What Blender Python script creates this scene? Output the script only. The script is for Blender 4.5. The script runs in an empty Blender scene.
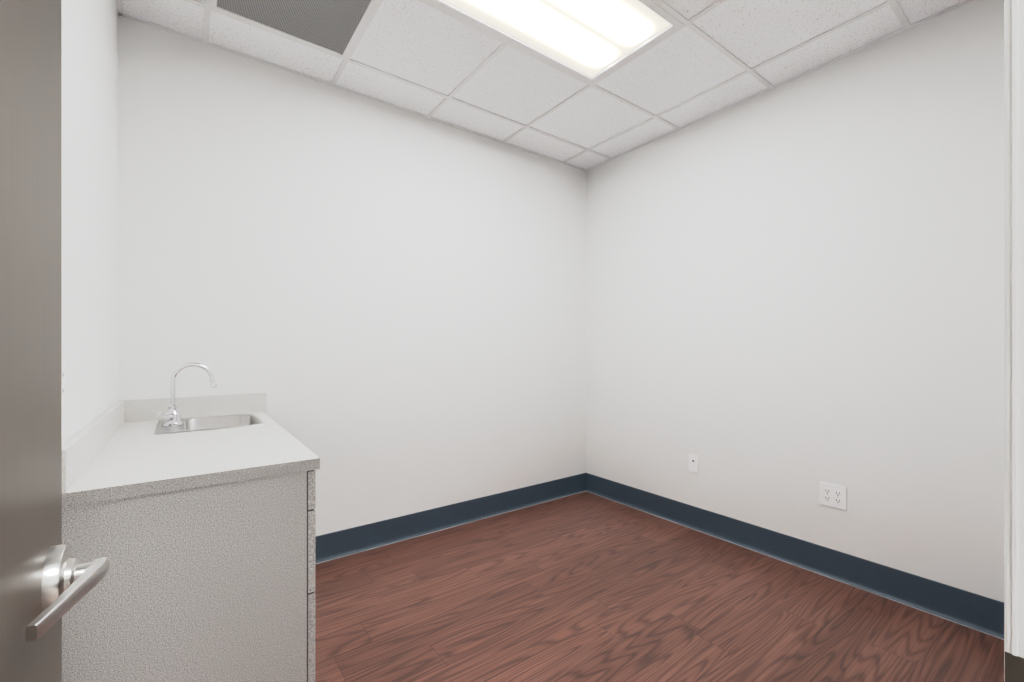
import bpy, bmesh, math
from mathutils import Vector, Matrix

scene = bpy.context.scene
vs = scene.view_settings
vs.view_transform = 'Standard'
vs.look = 'None'
vs.exposure = 0.0
vs.gamma = 1.0
# soft photographic shoulder
vs.use_curve_mapping = True
cm = vs.curve_mapping
cm.use_clip = False
cm.white_level = (4.0, 4.0, 4.0)
cc = cm.curves[3]
cc.points[0].location = (0, 0); cc.points[1].location = (1, 1)
for p in ((0.05, 0.20), (0.10, 0.43), (0.14, 0.585), (0.19, 0.665), (0.26, 0.712), (0.40, 0.765), (0.65, 0.87)):
    cc.points.new(*p)
cm.update()

XL, XR, YB, YF, H = -0.243, 2.756, 2.676, 0.045, 2.722
CAMH = 1.212

def s2l(c):
    return tuple(((v/255)/12.92 if v/255 <= 0.04045 else (((v/255)+0.055)/1.055)**2.4) for v in c) + (1.0,)

# ------------------------------------------------------------ materials
def newmat(name):
    m = bpy.data.materials.new(name); m.use_nodes = True
    nt = m.node_tree
    return m, nt, nt.nodes['Principled BSDF']

def N(nt, t, **kw):
    n = nt.nodes.new(t)
    for k, v in kw.items():
        setattr(n, k, v)
    return n

def L(nt, a, b): nt.links.new(a, b)

def math_n(nt, op, a, b=None):
    n = N(nt, 'ShaderNodeMath', operation=op)
    for i, v in enumerate((a, b)):
        if v is None: continue
        if isinstance(v, (int, float)): n.inputs[i].default_value = v
        else: L(nt, v, n.inputs[i])
    return n.outputs[0]

def simple(name, rgb, rough=0.5, metal=0.0, noise=0.03, nscale=40, bump=0.0, bscale=200, lin=False, spec=None):
    m, nt, b = newmat(name)
    c = rgb if lin else s2l(rgb)
    tc = N(nt, 'ShaderNodeTexCoord')
    nz = N(nt, 'ShaderNodeTexNoise'); nz.inputs['Scale'].default_value = nscale
    nz.inputs['Detail'].default_value = 3
    L(nt, tc.outputs['Object'], nz.inputs['Vector'])
    r = N(nt, 'ShaderNodeValToRGB')
    r.color_ramp.elements[0].position = 0.3; r.color_ramp.elements[1].position = 0.7
    r.color_ramp.elements[0].color = tuple(v*(1-noise) for v in c[:3])+(1,)
    r.color_ramp.elements[1].color = tuple(min(1, v*(1+noise)) for v in c[:3])+(1,)
    L(nt, nz.outputs['Fac'], r.inputs['Fac']); L(nt, r.outputs['Color'], b.inputs['Base Color'])
    b.inputs['Roughness'].default_value = rough; b.inputs['Metallic'].default_value = metal
    if spec is not None: b.inputs['Specular IOR Level'].default_value = spec
    if bump:
        n2 = N(nt, 'ShaderNodeTexNoise'); n2.inputs['Scale'].default_value = bscale
        L(nt, tc.outputs['Object'], n2.inputs['Vector'])
        bp = N(nt, 'ShaderNodeBump'); bp.inputs['Strength'].default_value = bump
        bp.inputs['Distance'].default_value = 0.002
        L(nt, n2.outputs['Fac'], bp.inputs['Height']); L(nt, bp.outputs['Normal'], b.inputs['Normal'])
    return m

def speckle(name, base, dark, light, scale=450, rough=0.5):
    m, nt, b = newmat(name)
    tc = N(nt, 'ShaderNodeTexCoord')
    nz = N(nt, 'ShaderNodeTexNoise'); nz.inputs['Scale'].default_value = scale
    nz.inputs['Detail'].default_value = 2; nz.inputs['Roughness'].default_value = 0.7
    L(nt, tc.outputs['Object'], nz.inputs['Vector'])
    r = N(nt, 'ShaderNodeValToRGB')
    e = r.color_ramp.elements
    e[0].position = 0.36; e[0].color = s2l(dark)
    e[1].position = 0.66; e[1].color = s2l(light)
    x = e.new(0.46); x.color = s2l(base)
    x = e.new(0.56); x.color = s2l(base)
    L(nt, nz.outputs['Fac'], r.inputs['Fac']); L(nt, r.outputs['Color'], b.inputs['Base Color'])
    b.inputs['Roughness'].default_value = rough
    return m

M_wall = simple('wall_paint', (235, 235, 234), rough=0.8, noise=0.005, nscale=3, bump=0.05, bscale=350, spec=0.25)
M_trimp = simple('frame_paint', (244, 244, 243), rough=0.35, noise=0.005)
M_base = simple('rubber_cove_base', (60, 75, 88), rough=0.45, noise=0.05, nscale=60)
M_caulk = simple('caulk', (176, 180, 186), rough=0.5)
M_grid = simple('ceiling_grid_metal', (234, 235, 236), rough=0.5, noise=0.01)
M_lam = speckle('laminate_speckle', (164, 162, 159), (108, 106, 104), (208, 206, 203), 380, 0.5)
M_top = speckle('countertop_laminate', (212, 210, 207), (174, 172, 169), (232, 231, 229), 380, 0.45)
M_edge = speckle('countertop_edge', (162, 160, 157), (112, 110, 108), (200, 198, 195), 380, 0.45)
M_steel = simple('brushed_steel', (208, 207, 205), rough=0.28, metal=1.0, noise=0.05, nscale=150)
M_sink = simple('stainless_sink', (200, 199, 198), rough=0.3, metal=1.0, noise=0.04, nscale=150)
M_chrome = simple('chrome', (225, 225, 228), rough=0.06, metal=1.0, noise=0.01)
M_plate = simple('plastic_white', (250, 250, 250), rough=0.35, noise=0.005)
M_dark = simple('dark_slot', (50, 48, 47), rough=0.6)
M_frost = simple('dark_plenum', (90, 89, 88), rough=0.9)
M_strike = simple('strike_bronze', (95, 88, 80), rough=0.4, metal=0.7)
M_carc = simple('cabinet_inner', (120, 118, 115), rough=0.6)
M_gapshade = simple('painted_gap_shade', (62, 60, 58), rough=0.8)  # dark colour standing in for the shade between cabinet fronts
M_hfloor = simple('hall_floor_vinyl', (150, 138, 130), rough=0.5)

# door : painted/stained taupe with faint vertical grain
def door_mat():
    m, nt, b = newmat('door_taupe')
    tc = N(nt, 'ShaderNodeTexCoord'); mp = N(nt, 'ShaderNodeMapping')
    mp.inputs['Scale'].default_value = (60, 60, 2.0)
    L(nt, tc.outputs['Object'], mp.inputs['Vector'])
    nz = N(nt, 'ShaderNodeTexNoise'); nz.inputs['Scale'].default_value = 3; nz.inputs['Detail'].default_value = 5
    L(nt, mp.outputs['Vector'], nz.inputs['Vector'])
    r = N(nt, 'ShaderNodeValToRGB')
    r.color_ramp.elements[0].position = 0.3; r.color_ramp.elements[0].color = s2l((74, 64, 55))
    r.color_ramp.elements[1].position = 0.7; r.color_ramp.elements[1].color = s2l((84, 73, 63))
    L(nt, nz.outputs['Fac'], r.inputs['Fac']); L(nt, r.outputs['Color'], b.inputs['Base Color'])
    b.inputs['Roughness'].default_value = 0.35
    return m
M_door = door_mat()

# ceiling tile
def tile_mat():
    m, nt, b = newmat('acoustic_tile')
    tc = N(nt, 'ShaderNodeTexCoord')
    nz = N(nt, 'ShaderNodeTexNoise'); nz.inputs['Scale'].default_value = 135; nz.inputs['Detail'].default_value = 4
    nz.inputs['Roughness'].default_value = 0.75
    L(nt, tc.outputs['Object'], nz.inputs['Vector'])
    r = N(nt, 'ShaderNodeValToRGB'); e = r.color_ramp.elements
    e[0].position = 0.34; e[0].color = s2l((196, 197, 198))
    e[1].position = 0.43; e[1].color = s2l((251, 253, 255))
    L(nt, nz.outputs['Fac'], r.inputs['Fac']); L(nt, r.outputs['Color'], b.inputs['Base Color'])
    b.inputs['Roughness'].default_value = 0.9
    bp = N(nt, 'ShaderNodeBump'); bp.inputs['Strength'].default_value = 0.2; bp.inputs['Distance'].default_value = 0.0015
    L(nt, nz.outputs['Fac'], bp.inputs['Height']); L(nt, bp.outputs['Normal'], b.inputs['Normal'])
    return m
M_tile = tile_mat()

# perforated return grille
def vent_mat():
    m, nt, b = newmat('perforated_grille')
    tc = N(nt, 'ShaderNodeTexCoord'); sp = N(nt, 'ShaderNodeSeparateXYZ')
    L(nt, tc.outputs['Object'], sp.inputs[0])
    P = 0.0062
    fx = math_n(nt, 'SUBTRACT', math_n(nt, 'FRACT', math_n(nt, 'MULTIPLY', math_n(nt, 'ADD', sp.outputs[0], 5), 1/P)), 0.5)
    fy = math_n(nt, 'SUBTRACT', math_n(nt, 'FRACT', math_n(nt, 'MULTIPLY', math_n(nt, 'ADD', sp.outputs[1], 5), 1/P)), 0.5)
    d = math_n(nt, 'SQRT', math_n(nt, 'ADD', math_n(nt, 'MULTIPLY', fx, fx), math_n(nt, 'MULTIPLY', fy, fy)))
    r = N(nt, 'ShaderNodeValToRGB'); e = r.color_ramp.elements
    e[0].position = 0.34; e[0].color = s2l((98, 98, 98)); e[1].position = 0.42; e[1].color = s2l((172, 171, 170))
    L(nt, d, r.inputs['Fac']); L(nt, r.outputs['Color'], b.inputs['Base Color'])
    b.inputs['Roughness'].default_value = 0.6
    return m
M_vent = vent_mat()

# wood plank floor, planks along X
def wood_mat():
    m, nt, b = newmat('floor_wood_planks')
    tc = N(nt, 'ShaderNodeTexCoord'); sp = N(nt, 'ShaderNodeSeparateXYZ')
    L(nt, tc.outputs['Object'], sp.inputs[0])
    X, Y = sp.outputs[0], sp.outputs[1]
    PW, PL = 0.152, 0.95
    yr = math_n(nt, 'MULTIPLY', math_n(nt, 'ADD', Y, 10.04), 1/PW)
    row = math_n(nt, 'FLOOR', yr); fy = math_n(nt, 'FRACT', yr)
    wn = N(nt, 'ShaderNodeTexWhiteNoise', noise_dimensions='1D'); L(nt, row, wn.inputs['W'])
    xr = math_n(nt, 'ADD', math_n(nt, 'MULTIPLY', math_n(nt, 'ADD', X, 10), 1/PL), wn.outputs['Value'])
    col = math_n(nt, 'FLOOR', xr); fx = math_n(nt, 'FRACT', xr)
    cb = N(nt, 'ShaderNodeCombineXYZ'); L(nt, row, cb.inputs[0]); L(nt, col, cb.inputs[1])
    wn2 = N(nt, 'ShaderNodeTexWhiteNoise', noise_dimensions='3D'); L(nt, cb.outputs[0], wn2.inputs['Vector'])
    pid = wn2.outputs['Value']
    # contour grain
    g = N(nt, 'ShaderNodeCombineXYZ')
    L(nt, math_n(nt, 'MULTIPLY', X, 0.6), g.inputs[0]); L(nt, math_n(nt, 'MULTIPLY', Y, 7.0), g.inputs[1])
    L(nt, math_n(nt, 'MULTIPLY', pid, 40), g.inputs[2])
    n1 = N(nt, 'ShaderNodeTexNoise'); n1.inputs['Scale'].default_value = 1.3; n1.inputs['Detail'].default_value = 1.0
    n1.inputs['Roughness'].default_value = 0.3
    L(nt, g.outputs[0], n1.inputs['Vector'])
    lines = math_n(nt, 'SINE', math_n(nt, 'MULTIPLY', n1.outputs['Fac'], 100))
    lines = math_n(nt, 'MULTIPLY', math_n(nt, 'ADD', lines, 1), 0.5)
    lines = math_n(nt, 'POWER', lines, 3.5)
    # fine streaks
    g2 = N(nt, 'ShaderNodeCombineXYZ')
    L(nt, math_n(nt, 'MULTIPLY', X, 2.6), g2.inputs[0]); L(nt, math_n(nt, 'MULTIPLY', Y, 130), g2.inputs[1])
    L(nt, math_n(nt, 'MULTIPLY', pid, 17), g2.inputs[2])
    n2 = N(nt, 'ShaderNodeTexNoise'); n2.inputs['Scale'].default_value = 1.0; n2.inputs['Detail'].default_value = 4
    L(nt, g2.outputs[0], n2.inputs['Vector'])
    f = math_n(nt, 'ADD', math_n(nt, 'MULTIPLY', lines, -0.30), math_n(nt, 'MULTIPLY', n2.outputs['Fac'], 0.80))
    f = math_n(nt, 'ADD', f, math_n(nt, 'MULTIPLY', pid, 0.20))
    f = math_n(nt, 'ADD', f, 0.10)
    r = N(nt, 'ShaderNodeValToRGB'); e = r.color_ramp.elements
    e[0].position = 0.12; e[0].color = s2l((70, 46, 38)); e[1].position = 0.85; e[1].color = s2l((142, 102, 88))
    x = e.new(0.5); x.color = s2l((110, 73, 61))
    L(nt, f, r.inputs['Fac'])
    # seams
    sy = math_n(nt, 'LESS_THAN', fy, 0.014)
    sx = math_n(nt, 'LESS_THAN', fx, 0.0022)
    seam = math_n(nt, 'MAXIMUM', sy, sx)
    mx = N(nt, 'ShaderNodeMix', data_type='RGBA')
    L(nt, math_n(nt, 'MULTIPLY', seam, 0.65), mx.inputs['Factor'])
    L(nt, r.outputs['Color'], mx.inputs['A']); mx.inputs['B'].default_value = s2l((48, 28, 23))
    L(nt, mx.outputs['Result'], b.inputs['Base Color'])
    b.inputs['Roughness'].default_value = 0.36
    b.inputs['Specular IOR Level'].default_value = 0.4
    return m
M_wood = wood_mat()

gx = [0.082, 0.682, 1.282, 1.882, 2.482]; gy = [0.577, 1.18, 1.783, 2.386]
LX0, LX1, LY0, LY1 = gx[1], gx[3], gy[1], gy[2]
# troffer lens (two lamps behind a prismatic diffuser)
def lens_mat(name, strength, cy, half, cx, halfx, base=2.2):
    m = bpy.data.materials.new(name); m.use_nodes = True; nt = m.node_tree
    nt.nodes.clear()
    out = N(nt, 'ShaderNodeOutputMaterial'); em = N(nt, 'ShaderNodeEmission')
    L(nt, em.outputs[0], out.inputs[0])
    tc = N(nt, 'ShaderNodeTexCoord'); sp = N(nt, 'ShaderNodeSeparateXYZ'); L(nt, tc.outputs['Object'], sp.inputs[0])
    dy = math_n(nt, 'DIVIDE', math_n(nt, 'ABSOLUTE', math_n(nt, 'SUBTRACT', sp.outputs[1], cy)), half)
    dx = math_n(nt, 'DIVIDE', math_n(nt, 'ABSOLUTE', math_n(nt, 'SUBTRACT', sp.outputs[0], cx)), halfx)
    t = math_n(nt, 'ABSOLUTE', math_n(nt, 'SUBTRACT', dy, 0.42))
    lobe = math_n(nt, 'POWER', math_n(nt, 'MAXIMUM', math_n(nt, 'SUBTRACT', 1.0, math_n(nt, 'MULTIPLY', t, 1.6)), 0.0), 4.5)
    ex = math_n(nt, 'MINIMUM', math_n(nt, 'MAXIMUM', math_n(nt, 'MULTIPLY', math_n(nt, 'SUBTRACT', 0.98, dx), 6.0), 0.0), 1.0)
    lum = math_n(nt, 'MULTIPLY', lobe, ex)
    st = math_n(nt, 'ADD', math_n(nt, 'MULTIPLY', lum, strength), base)
    mx = N(nt, 'ShaderNodeMix', data_type='RGBA')
    L(nt, math_n(nt, 'MINIMUM', math_n(nt, 'MULTIPLY', lum, 8.0), 1.0), mx.inputs['Factor'])
    mx.inputs['A'].default_value = (1.0, 0.90, 0.68, 1); mx.inputs['B'].default_value = (0.975, 0.985, 1.0, 1)
    L(nt, mx.outputs['Result'], em.inputs['Color'])
    L(nt, st, em.inputs['Strength'])
    return m

# ------------------------------------------------------------ geometry helpers
def link(ob, parent=None):
    bpy.context.collection.objects.link(ob)
    if parent: ob.parent = parent
    return ob

def empty(name, loc=(0, 0, 0)):
    e = bpy.data.objects.new(name, None); e.empty_display_size = 0.1
    bpy.context.collection.objects.link(e)
    return e

def bm_box(bm, a, b):
    r = bmesh.ops.create_cube(bm, size=1.0)
    c = [(a[i]+b[i])/2 for i in range(3)]; s = [abs(b[i]-a[i]) for i in range(3)]
    bmesh.ops.scale(bm, vec=s, verts=r['verts']); bmesh.ops.translate(bm, vec=c, verts=r['verts'])
    return r['verts']

def boxes(name, lst, mat, parent=None, bevel=0.0):
    bm = bmesh.new()
    for a, b in lst: bm_box(bm, a, b)
    me = bpy.data.meshes.new(name); bm.to_mesh(me); bm.free()
    me.materials.append(mat)
    ob = link(bpy.data.objects.new(name, me), parent)
    if bevel:
        md = ob.modifiers.new('bev', 'BEVEL'); md.width = bevel; md.segments = 3
        md.limit_method = 'ANGLE'
    return ob

def mesh_obj(name, verts, faces, mat, parent=None, smooth=False):
    me = bpy.data.meshes.new(name); me.from_pydata(verts, [], faces); me.update()
    bm = bmesh.new(); bm.from_mesh(me); bmesh.ops.recalc_face_normals(bm, faces=bm.faces); bm.to_mesh(me); bm.free()
    me.materials.append(mat)
    if smooth:
        for p in me.polygons: p.use_smooth = True
    return link(bpy.data.objects.new(name, me), parent)

def lathe(name, prof, mat, M=Matrix(), parent=None, seg=40, smooth=True):
    v, f = [], []
    n = len(prof)
    for i in range(seg):
        a = 2*math.pi*i/seg
        for r, z in prof: v.append(tuple(M @ Vector((r*math.cos(a), r*math.sin(a), z))))
    for i in range(seg):
        j = (i+1) % seg
        for k in range(n-1): f.append((i*n+k, j*n+k, j*n+k+1, i*n+k+1))
    ob = mesh_obj(name, v, f, mat, parent, smooth)
    bm = bmesh.new(); bm.from_mesh(ob.data); bmesh.ops.remove_doubles(bm, verts=bm.verts, dist=1e-5)
    bmesh.ops.recalc_face_normals(bm, faces=bm.faces); bm.to_mesh(ob.data); bm.free()
    if smooth:
        md = ob.modifiers.new('es', 'EDGE_SPLIT'); md.split_angle = math.radians(40)
    return ob

def tube(name, pts, rad, mat, parent=None, radii=None, res=16):
    cu = bpy.data.curves.new(name, 'CURVE'); cu.dimensions = '3D'
    s = cu.splines.new('POLY'); s.points.add(len(pts)-1)
    for i, p in enumerate(pts):
        s.points[i].co = (*p, 1); s.points[i].radius = (radii[i] if radii else 1)
    cu.bevel_depth = rad; cu.bevel_resolution = res//2; cu.use_fill_caps = True
    s.use_smooth = True
    ob = bpy.data.objects.new(name+'_c', cu); bpy.context.collection.objects.link(ob)
    dg = bpy.context.evaluated_depsgraph_get()
    me = bpy.data.meshes.new_from_object(ob.evaluated_get(dg)); bpy.data.objects.remove(ob)
    me.name = name; me.materials.clear(); me.materials.append(mat)
    for p in me.polygons: p.use_smooth = True
    return link(bpy.data.objects.new(name, me), parent)

# ------------------------------------------------------------ room shell
T = 0.12
boxes('floor', [((XL-T, YF-0.06, -0.05), (XR+T, YB+T, 0))], M_wood)
boxes('wall_back', [((XL-T, YB, 0), (XR+T, YB+T, H+0.2))], M_wall)
boxes('wall_right', [((XR, YF, 0), (XR+T, YB, H+0.2))], M_wall)
boxes('wall_left', [((XL-T, YF, 0), (XL, YB, H+0.2))], M_wall)
JX, JL, DH = 0.592, -0.165, 2.13
WY0, WY1 = -0.085, 0.045
boxes('wall_front', [((JX+0.052, WY0, 0), (XR+T, WY1, H+0.2)), ((XL-T, WY0, 0), (JL-0.045, WY1, H+0.2)),
                     ((JL-0.045, WY0, DH+0.05), (JX+0.052, WY1, H+0.2))], M_wall)

# ceiling
ceil = boxes('ceiling', [((XL, YF, H+0.12), (XR, YB, H+0.18))], M_frost)
xs = [XL]+gx+[XR]; ys = [YF]+gy+[YB]
tl = []
for i in range(len(xs)-1):
    for j in range(len(ys)-1):
        if j == 2 and i in (2, 3): continue
        if j == 3 and i == 1: continue
        tl.append(((xs[i]+0.001, ys[j]+0.001, H+0.006), (xs[i+1]-0.001, ys[j+1]-0.001, H+0.022)))
boxes('ceiling_tiles', tl, M_tile, ceil)
w = 0.012
tee = []
for i, x in enumerate(gx):
    if i == 2:
        tee += [((x-w, YF, H), (x+w, LY0, H+0.005)), ((x-w, LY1, H), (x+w, YB, H+0.005))]
    else: tee.append(((x-w, YF, H), (x+w, YB, H+0.005)))
for y in gy: tee.append(((XL, y-w, H-0.0003), (XR, y+w, H+0.0047)))
tee += [((XL, YB-0.02, H-0.0006), (XR, YB, H+0.005)), ((XR-0.02, YF, H-0.0006), (XR, YB, H+0.005)),
        ((XL, YF, H-0.0006), (XL+0.02, YB, H+0.005)), ((XL, YF, H-0.0006), (XR, YF+0.02, H+0.005))]
boxes('ceiling_grid', tee, M_grid, ceil)

# troffer
tr = empty('ceiling_light')
a, b_, c, d = LX0+w, LX1-w, LY0+w, LY1-w
fr = 0.034
boxes('frame', [((a, c, H-0.004), (b_, c+fr, H+0.02)), ((a, d-fr, H-0.004), (b_, d, H+0.02)),
                ((a, c+fr, H-0.004), (a+fr, d-fr, H+0.02)), ((b_-fr, c+fr, H-0.004), (b_, d-fr, H+0.02))], M_grid, tr, 0.002)
lm = lens_mat('troffer_lens', 115.0, (c+d)/2, (d-c)/2-fr, (a+b_)/2, (b_-a)/2-fr, 2.6)
boxes('lens', [((a+fr, c+fr, H+0.008), (b_-fr, d-fr, H+0.012))], lm, tr)
boxes('housing', [((a, c, H+0.02), (b_, d, H+0.10))], M_grid, tr)

# return grille
vg = empty('ceiling_vent')
a, b_, c, d = gx[0]+w, gx[1]-w, gy[2]+w, gy[3]-w
fr = 0.018
boxes('frame', [((a, c, H-0.003), (b_, c+fr, H+0.01)), ((a, d-fr, H-0.003), (b_, d, H+0.01)),
                ((a, c+fr, H-0.003), (a+fr, d-fr, H+0.01)), ((b_-fr, c+fr, H-0.003), (b_, d-fr, H+0.01))], M_grid, vg)
boxes('perforated_panel', [((a+fr, c+fr, H+0.002), (b_-fr, d-fr, H+0.006))], M_vent, vg)

# cove base : profile extruded along wall
def cove(name, p0, p1, nrm):
    h = 0.148
    prof = [(0.0, 0.001), (0.0165, 0.001), (0.0165, 0.003), (0.012, 0.006), (0.008, 0.011), (0.0055, 0.018), (0.0045, 0.028),
            (0.0045, h-0.003), (0.003, h), (0.0, h)]
    v = []
    for p in (p0, p1):
        for o, z in prof: v.append((p[0]+nrm[0]*o, p[1]+nrm[1]*o, z))
    n = len(prof); f = [(i, (i+1) % n, n+(i+1) % n, n+i) for i in range(n)]
    f += [tuple(range(n)), tuple(range(n, 2*n))]
    ob = mesh_obj(name, v, f, M_base)
    q0 = (p0[0]+nrm[0]*0.0165, p0[1]+nrm[1]*0.0165); q1 = (p1[0]+nrm[0]*0.021, p1[1]+nrm[1]*0.021)
    boxes('caulk_bead', [((q0[0], q0[1], 0), (q1[0], q1[1], 0.0025))], M_caulk, ob)
    return ob
cove('baseboard_back', (0.36, YB), (XR, YB), (0, -1))
cove('baseboard_right', (XR, YF), (XR, YB), (-1, 0))
cove('baseboard_front', (JX+0.06, YF), (XR, YF), (0, 1))
cove('baseboard_left', (XL, YF), (XL, 1.45), (1, 0))

# ------------------------------------------------------------ door frame (hollow metal)
tf = empty('trim_1')
def jamb(name, x, s):
    lst = [((x, WY0-0.012, 0), (x+s*0.05, WY1+0.014, DH+0.05)),
           ((x-s*0.016, WY0+0.03, 0), (x, WY1-0.034, DH))]
    return boxes(name, [((min(p[0], q[0]), p[1], p[2]), (max(p[0], q[0]), q[1], q[2])) for p, q in lst], M_trimp, tf, 0.002)
jamb('jamb_strike', JX, 1); jamb('jamb_hinge', JL, -1)
boxes('jamb_bead', [((JX-0.0012, WY1+0.006, 0), (JX+0.001, WY1+0.009, DH))], M_trimp, tf)
boxes('head', [((JL, WY0-0.012, DH), (JX, WY1+0.014, DH+0.05))], M_trimp, tf, 0.002)
boxes('strike_plate', [((JX-0.0015, 0.012, 0.82), (JX+0.001, 0.0585, 0.94))], M_strike, tf, 0.0006)

# ------------------------------------------------------------ door
dr = empty('door_1')
DX = -0.128; DE = 0.807
boxes('slab', [((DX-0.036, 0.062, 0.008), (DX, DE, 2.12))], M_door, dr, 0.0015)
for i, z in enumerate((0.25, 1.05, 1.9)):
    lathe('hinge_%d' % (i+1), [(0, 0), (0.007, 0), (0.007, 0.1), (0, 0.1)], M_steel, Matrix.Translation((DX+0.002, 0.0675, z)), dr, 16)
HY, HZ = DE-0.064, 0.938
RX = Matrix.Translation((DX, HY, HZ)) @ Matrix.Rotation(math.radians(90), 4, 'Y')
lathe('rose', [(0, 0), (0.0385, 0), (0.0385, 0.009), (0.037, 0.013), (0.033, 0.0145), (0.021, 0.015), (0.020, 0.020), (0.0175, 0.022), (0, 0.022)], M_steel, RX, dr, 56)
lathe('spindle_neck', [(0.0, 0.012), (0.0125, 0.012), (0.0115, 0.026), (0.0115, 0.045), (0.0, 0.045)], M_steel, RX, dr, 32)
def lever():
    # (off door, along door, rise)
    path = [(0.042, 0.013, 0), (0.043, 0.010, 0), (0.042, -0.01, 0.001), (0.0365, -0.04, 0.003), (0.0305, -0.07, 0.005), (0.025, -0.10, 0.007), (0.0195, -0.130, 0.0095), (0.0155, -0.150, 0.011), (0.0145, -0.154, 0.0115)]
    hh = [0.0095, 0.0105, 0.0105, 0.0095, 0.0088, 0.0083, 0.008, 0.0078, 0.007]
    tt = [0.0065, 0.0075, 0.007, 0.006, 0.0052, 0.005, 0.0048, 0.0046, 0.004]
    v, f = [], []
    K = 12
    for i, (px, py, pz) in enumerate(path):
        a0 = path[max(i-1, 0)]; a1 = path[min(i+1, len(path)-1)]
        t = Vector((a1[0]-a0[0], a1[1]-a0[1])).normalized(); nx = Vector((-t.y, t.x))
        for k in range(K):
            an = 2*math.pi*(k+0.5)/K
            cu = math.copysign(abs(math.cos(an))**0.35, math.cos(an)); su = math.copysign(abs(math.sin(an))**0.35, math.sin(an))
            o = nx*tt[i]*cu
            v.append((DX+px+o.x, HY+py+o.y, HZ+0.001+pz+hh[i]*su))
    n = len(path)
    for i in range(n-1):
        for k in range(K):
            f.append((i*K+k, i*K+(k+1) % K, (i+1)*K+(k+1) % K, (i+1)*K+k))
    f += [tuple(range(K)), tuple(range((n-1)*K, n*K))]
    ob = mesh_obj('lever', v, f, M_steel, dr, True)
    md = ob.modifiers.new('es', 'EDGE_SPLIT'); md.split_angle = math.radians(32)
lever()
boxes('latch_plate', [((DX-0.031, DE-0.0005, HZ-0.028), (DX-0.005, DE+0.0012, HZ+0.028))], M_steel, dr)

# ------------------------------------------------------------ cabinet + countertop
CT = 0.875; CY0 = 1.445; CX1 = 0.333
cab = empty('base_cabinet')
g = 0.002
cx0 = XL+g; cy1 = YB-g
px1 = 0.297   # carcass front
Y0 = CY0+0.005
TK = 0.018
boxes('end_panel', [((cx0, Y0, 0.0), (px1, Y0+TK, CT-0.034))], M_lam, cab, 0.0008)
boxes('carcass', [((cx0, cy1-TK, 0.0), (px1, cy1, CT-0.034)), ((cx0, Y0+TK, 0.10), (px1, cy1-TK, 0.118)),
                  ((cx0, Y0+TK, 0.118), (cx0+0.008, cy1-TK, CT-0.034)), ((px1-0.06, Y0+TK, 0.0), (px1-0.045, cy1-TK, 0.10)),
                  ((cx0, 2.05, 0.118), (px1, 2.068, CT-0.034))], M_carc, cab)
fx0, fx1 = px1+0.004, px1+0.025
zs = [0.10, 0.462, 0.467, 0.715, 0.720, CT-0.039]
fl = []
for k in range(3):
    fl.append(((fx0, Y0+0.001, zs[2*k]), (fx1, 2.056, zs[2*k+1])))
fl.append(((fx0, 2.060, 0.10), (fx1, 2.364, 0.829))); fl.append(((fx0, 2.368, 0.10), (fx1, cy1-0.004, 0.829)))
boxes('drawer_and_door_fronts', fl, M_lam, cab, 0.001)
boxes('gap_shade_strips', [((fx0, Y0+0.003, z), (fx1-0.004, 2.05, z+0.005)) for z in (0.462, 0.715, CT-0.039)] +
      [((px1, Y0+0.003, 0.10), (fx0, cy1-0.01, CT-0.036))], M_gapshade, cab)  # dark strips paint the shadow into the front gaps, no real gasket
boxes('drawer_boxes', [((px1-0.4, Y0+TK+0.012, z0+0.03), (px1, 2.04, z1-0.03)) for z0, z1 in ((0.10, 0.461), (0.468, 0.714), (0.721, 0.835))], M_carc, cab)
for i, z in enumerate((0.775, 0.60, 0.30)):
    y = 1.76
    tube('pull_%d' % (i+1), [(fx1-0.001, y-0.05, z), (fx1+0.022, y-0.05, z), (fx1+0.028, y-0.044, z), (fx1+0.028, y+0.044, z), (fx1+0.022, y+0.05, z), (fx1-0.001, y+0.05, z)], 0.004, M_steel, cab)
# countertop with sink cut-out
SX0, SX1, SY0, SY1 = -0.098, 0.287, 2.205, 2.600   # sink rim
hx0, hx1, hy0, hy1 = SX0+0.012, SX1-0.012, SY0+0.012, SY1-0.012
E = 0.0015
zt, zb = CT, CT-0.034
boxes('countertop', [((cx0, CY0+E, zb), (hx0, cy1, zt)), ((hx1, CY0+E, zb), (CX1-E, cy1, zt)),
                     ((hx0, CY0+E, zb), (hx1, hy0, zt)), ((hx0, hy1, zb), (hx1, cy1, zt))], M_top, cab)
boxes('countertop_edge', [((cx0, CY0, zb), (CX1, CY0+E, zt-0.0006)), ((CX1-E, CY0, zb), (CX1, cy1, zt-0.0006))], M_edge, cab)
boxes('backsplash', [((cx0, cy1-0.019, CT), (CX1+0.014, cy1, CT+0.10)), ((cx0, CY0, CT), (cx0+0.019, cy1-0.019, CT+0.10))], M_top, cab, 0.001)

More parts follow.
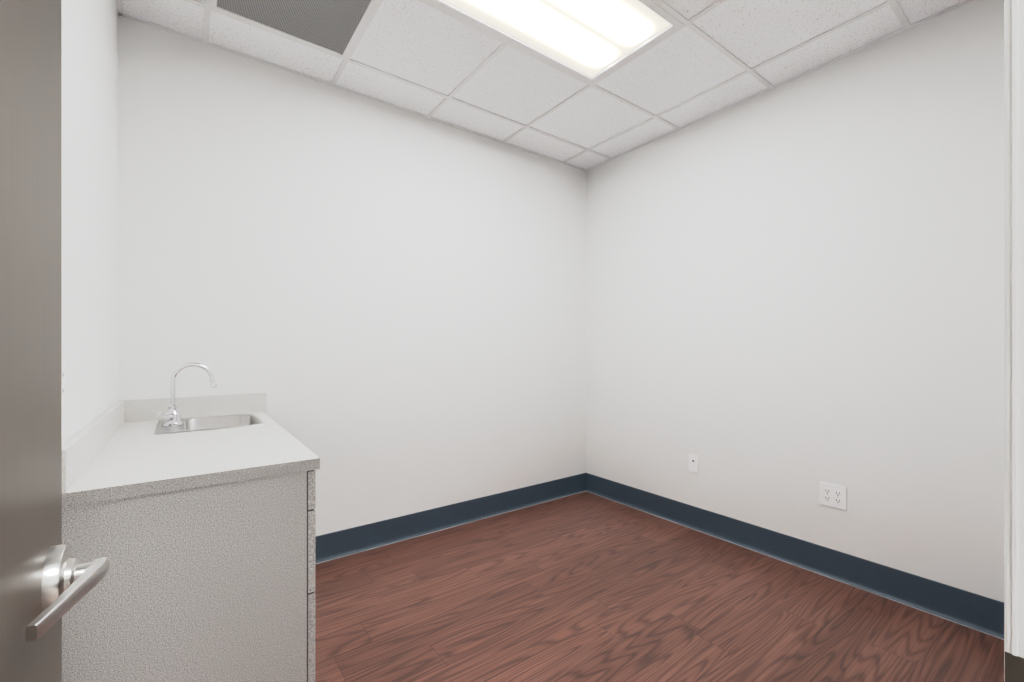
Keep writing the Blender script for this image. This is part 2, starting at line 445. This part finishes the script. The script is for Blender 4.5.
# ------------------------------------------------------------ sink
sk = empty('sink')
def rrect(x0, x1, y0, y1, r, z, n=6):
    pts = []
    for cx, cy, a0 in ((x1-r, y1-r, 0), (x0+r, y1-r, 90), (x0+r, y0+r, 180), (x1-r, y0+r, 270)):
        for k in range(n+1):
            a = math.radians(a0+90*k/n); pts.append((cx+r*math.cos(a), cy+r*math.sin(a), z))
    return pts
bx0, bx1, by0, by1 = SX0+0.100, SX1-0.020, SY0+0.022, SY1-0.022
loops = [rrect(SX0, SX1, SY0, SY1, 0.02, CT+0.0005),
         rrect(SX0+0.002, SX1-0.002, SY0+0.002, SY1-0.002, 0.02, CT+0.004),
         rrect(SX0+0.008, SX1-0.008, SY0+0.008, SY1-0.008, 0.02, CT+0.005),
         rrect(bx0-0.004, bx1+0.004, by0-0.004, by1+0.004, 0.042, CT+0.003),
         rrect(bx0, bx1, by0, by1, 0.04, CT-0.002),
         rrect(bx0+0.004, bx1-0.004, by0+0.004, by1-0.004, 0.04, CT-0.12),
         rrect(bx0+0.012, bx1-0.012, by0+0.012, by1-0.012, 0.035, CT-0.138),
         rrect(bx0+0.035, bx1-0.035, by0+0.035, by1-0.035, 0.03, CT-0.145)]
v = [p for l in loops for p in l]; n = len(loops[0]); f = []
for i in range(len(loops)-1):
    for k in range(n): f.append((i*n+k, i*n+(k+1) % n, (i+1)*n+(k+1) % n, (i+1)*n+k))
f.append(tuple(range((len(loops)-1)*n, len(loops)*n)))
mesh_obj('basin', v, f, M_sink, sk, True)
lathe('drain', [(0, 0.001), (0.012, 0.001), (0.03, 0.002), (0.042, 0.004), (0.044, 0.0), (0.0, 0.0)], M_chrome,
      Matrix.Translation(((bx0+bx1)/2, (by0+by1)/2, CT-0.1445)), sk)

# ------------------------------------------------------------ faucet
fc = empty('faucet')
FX, FY, FZ = SX0+0.056, 2.402, CT+0.0045
MB = Matrix.Translation((FX, FY, FZ))
lathe('body', [(0, 0), (0.039, 0), (0.039, 0.004), (0.034, 0.008), (0.030, 0.014), (0.0275, 0.024), (0.028, 0.038), (0.025, 0.050), (0.019, 0.058),
               (0.0145, 0.064), (0.0135, 0.074), (0.016, 0.076), (0.016, 0.084), (0.012, 0.088), (0, 0.088)], M_chrome, MB, fc)
R = 0.070; zc = 0.190
pts = [(FX, FY, FZ+0.08), (FX, FY, FZ+0.12), (FX, FY, FZ+0.16)]
for k in range(0, 25):
    a = math.radians(180-k*(170/24)); pts.append((FX+R+R*math.cos(a), FY, FZ+zc+R*math.sin(a)))
e = Vector(pts[-1]); dlast = (e-Vector(pts[-2])).normalized()
pts.append(tuple(e+dlast*0.030))
tube('spout', pts, 0.0092, M_chrome, fc)
e2 = Vector(pts[-1])
rot = dlast.to_track_quat('Z', 'Y').to_matrix().to_4x4()
lathe('aerator', [(0, 0), (0.0105, 0), (0.0118, 0.002), (0.0118, 0.018), (0.010, 0.02), (0, 0.02)], M_chrome, Matrix.Translation(e2-dlast*0.002) @ rot, fc, 24)
hd = Vector((-0.35, -0.75, 0.12)).normalized()
rot = hd.to_track_quat('Z', 'Y').to_matrix().to_4x4()
lathe('handle_hub', [(0, 0), (0.015, 0), (0.0155, 0.012), (0.013, 0.02), (0.010, 0.025), (0, 0.025)], M_chrome, Matrix.Translation(Vector((FX, FY, FZ+0.034))+hd*0.018) @ rot, fc, 24)
s = Vector((FX, FY, FZ+0.034))+hd*0.036
tube('handle_lever', [tuple(s), tuple(s+Vector((-0.008, -0.006, 0.008))), tuple(s+Vector((-0.028, -0.014, 0.022)))], 0.006, M_chrome, fc, [1, 0.9, 1.2])

# ------------------------------------------------------------ outlets
def plate_right(name, y, z, wd, ht):
    p = empty(name)
    boxes('cover_plate', [((XR-0.006, y-wd/2, z-ht/2), (XR-0.0002, y+wd/2, z+ht/2))], M_plate, p, 0.002)
    return p
def duplex(p, y, z):
    xo = XR-0.006
    for dz in (-0.0195, 0.0195):
        v = rrect(y-0.017, y+0.017, z+dz-0.014, z+dz+0.014, 0.010, 0)
        n = len(v)
        vv = [(xo-0.0015, q[0], q[1]) for q in v]+[(xo+0.001, q[0], q[1]) for q in v]
        ff = [tuple(range(n)), tuple(range(n, 2*n))]+[(i, (i+1) % n, n+(i+1) % n, n+i) for i in range(n)]
        mesh_obj('receptacle', vv, ff, M_plate, p)
        boxes('slots', [((xo-0.0022, y-0.0078, z+dz-0.001), (xo-0.0012, y-0.0052, z+dz+0.008)),
                        ((xo-0.0022, y+0.0052, z+dz-0.002), (xo-0.0012, y+0.0078, z+dz+0.008)),
                        ((xo-0.0022, y-0.0025, z+dz-0.010), (xo-0.0012, y+0.0025, z+dz-0.005))], M_dark, p)
    lathe('screw', [(0, 0), (0.003, 0), (0.003, 0.001), (0, 0.001)], M_steel, Matrix.Translation((xo, y, z)) @ Matrix.Rotation(math.radians(-90), 4, 'Y'), p, 12)
p = plate_right('data_outlet', 1.678, 0.437, 0.072, 0.117)
boxes('jack', [((XR-0.0085, 1.678-0.009, 0.445), (XR-0.005, 1.678+0.009, 0.463)), ((XR-0.0085, 1.678-0.009, 0.412), (XR-0.005, 1.678+0.009, 0.430))], M_plate, p, 0.001)
boxes('jack_opening', [((XR-0.0092, 1.678-0.006, 0.448), (XR-0.008, 1.678+0.006, 0.459))], M_dark, p)
p = plate_right('electrical_outlet', 0.882, 0.432, 0.122, 0.120)
duplex(p, 0.882-0.024, 0.432); duplex(p, 0.882+0.024, 0.432)
p = empty('gfci_outlet')
gy0 = 1.462
boxes('cover_plate', [((XL+0.0002, gy0, 1.07), (XL+0.006, gy0+0.072, 1.187))], M_plate, p, 0.002)
boxes('device', [((XL+0.005, gy0+0.019, 1.095), (XL+0.0075, gy0+0.053, 1.162))], M_plate, p, 0.0008)
boxes('slots', [((XL+0.007, gy0+0.0285+dy, 1.105+dz), (XL+0.008, gy0+0.031+dy, 1.114+dz)) for dy in (0, 0.0125) for dz in (0, 0.038)], M_dark, p)

# ------------------------------------------------------------ hallway outside the door (behind camera)
hy0, hy1_, hxa, hxb = -1.75, WY0, -1.6, 2.4
boxes('floor_hall', [((hxa, hy0, -0.05), (hxb, YF-0.06, 0))], M_hfloor)
boxes('wall_hall', [((hxa, hy0-0.1, 0), (hxb, hy0, H+0.05)), ((hxa-0.1, hy0, 0), (hxa, hy1_, H+0.05)), ((hxb, hy0, 0), (hxb+0.1, hy1_, H+0.05)),
                    ((hxa, hy1_, 0), (XL-T, hy1_+0.1, H+0.05))], M_wall)
boxes('ceiling_hall', [((hxa, hy0, H), (hxb, hy1_, H+0.05))], M_tile)
hl = empty('hall_fill_light')  # unseen lamp, added as fill light from the camera side
lm2 = lens_mat('hall_fill_lens', 210.0, -0.9, 0.27, 0.35, 0.57)
boxes('lens', [((-0.22, -1.17, H-0.012), (0.92, -0.63, H-0.008))], lm2, hl)
boxes('frame', [((-0.26, -1.21, H-0.015), (0.96, -1.17, H)), ((-0.26, -0.63, H-0.015), (0.96, -0.59, H)),
                ((-0.26, -1.17, H-0.015), (-0.22, -0.63, H)), ((0.92, -1.17, H-0.015), (0.96, -0.63, H))], M_grid, hl)

# world
wd = bpy.data.worlds.new('world'); scene.world = wd; wd.use_nodes = True
wd.node_tree.nodes['Background'].inputs[0].default_value = (0.8, 0.82, 0.85, 1)
wd.node_tree.nodes['Background'].inputs[1].default_value = 0.3

# ------------------------------------------------------------ camera
cam = bpy.data.cameras.new('camera'); co = bpy.data.objects.new('camera', cam)
bpy.context.collection.objects.link(co)
cam.sensor_width = 36; cam.lens = 444/1024*36; cam.clip_start = 0.02
cam.shift_y = 7/1024
yaw = math.atan2(0.593, 0.805)
co.location = (0, 0, CAMH); co.rotation_euler = (math.radians(90), 0, -yaw)
scene.camera = co
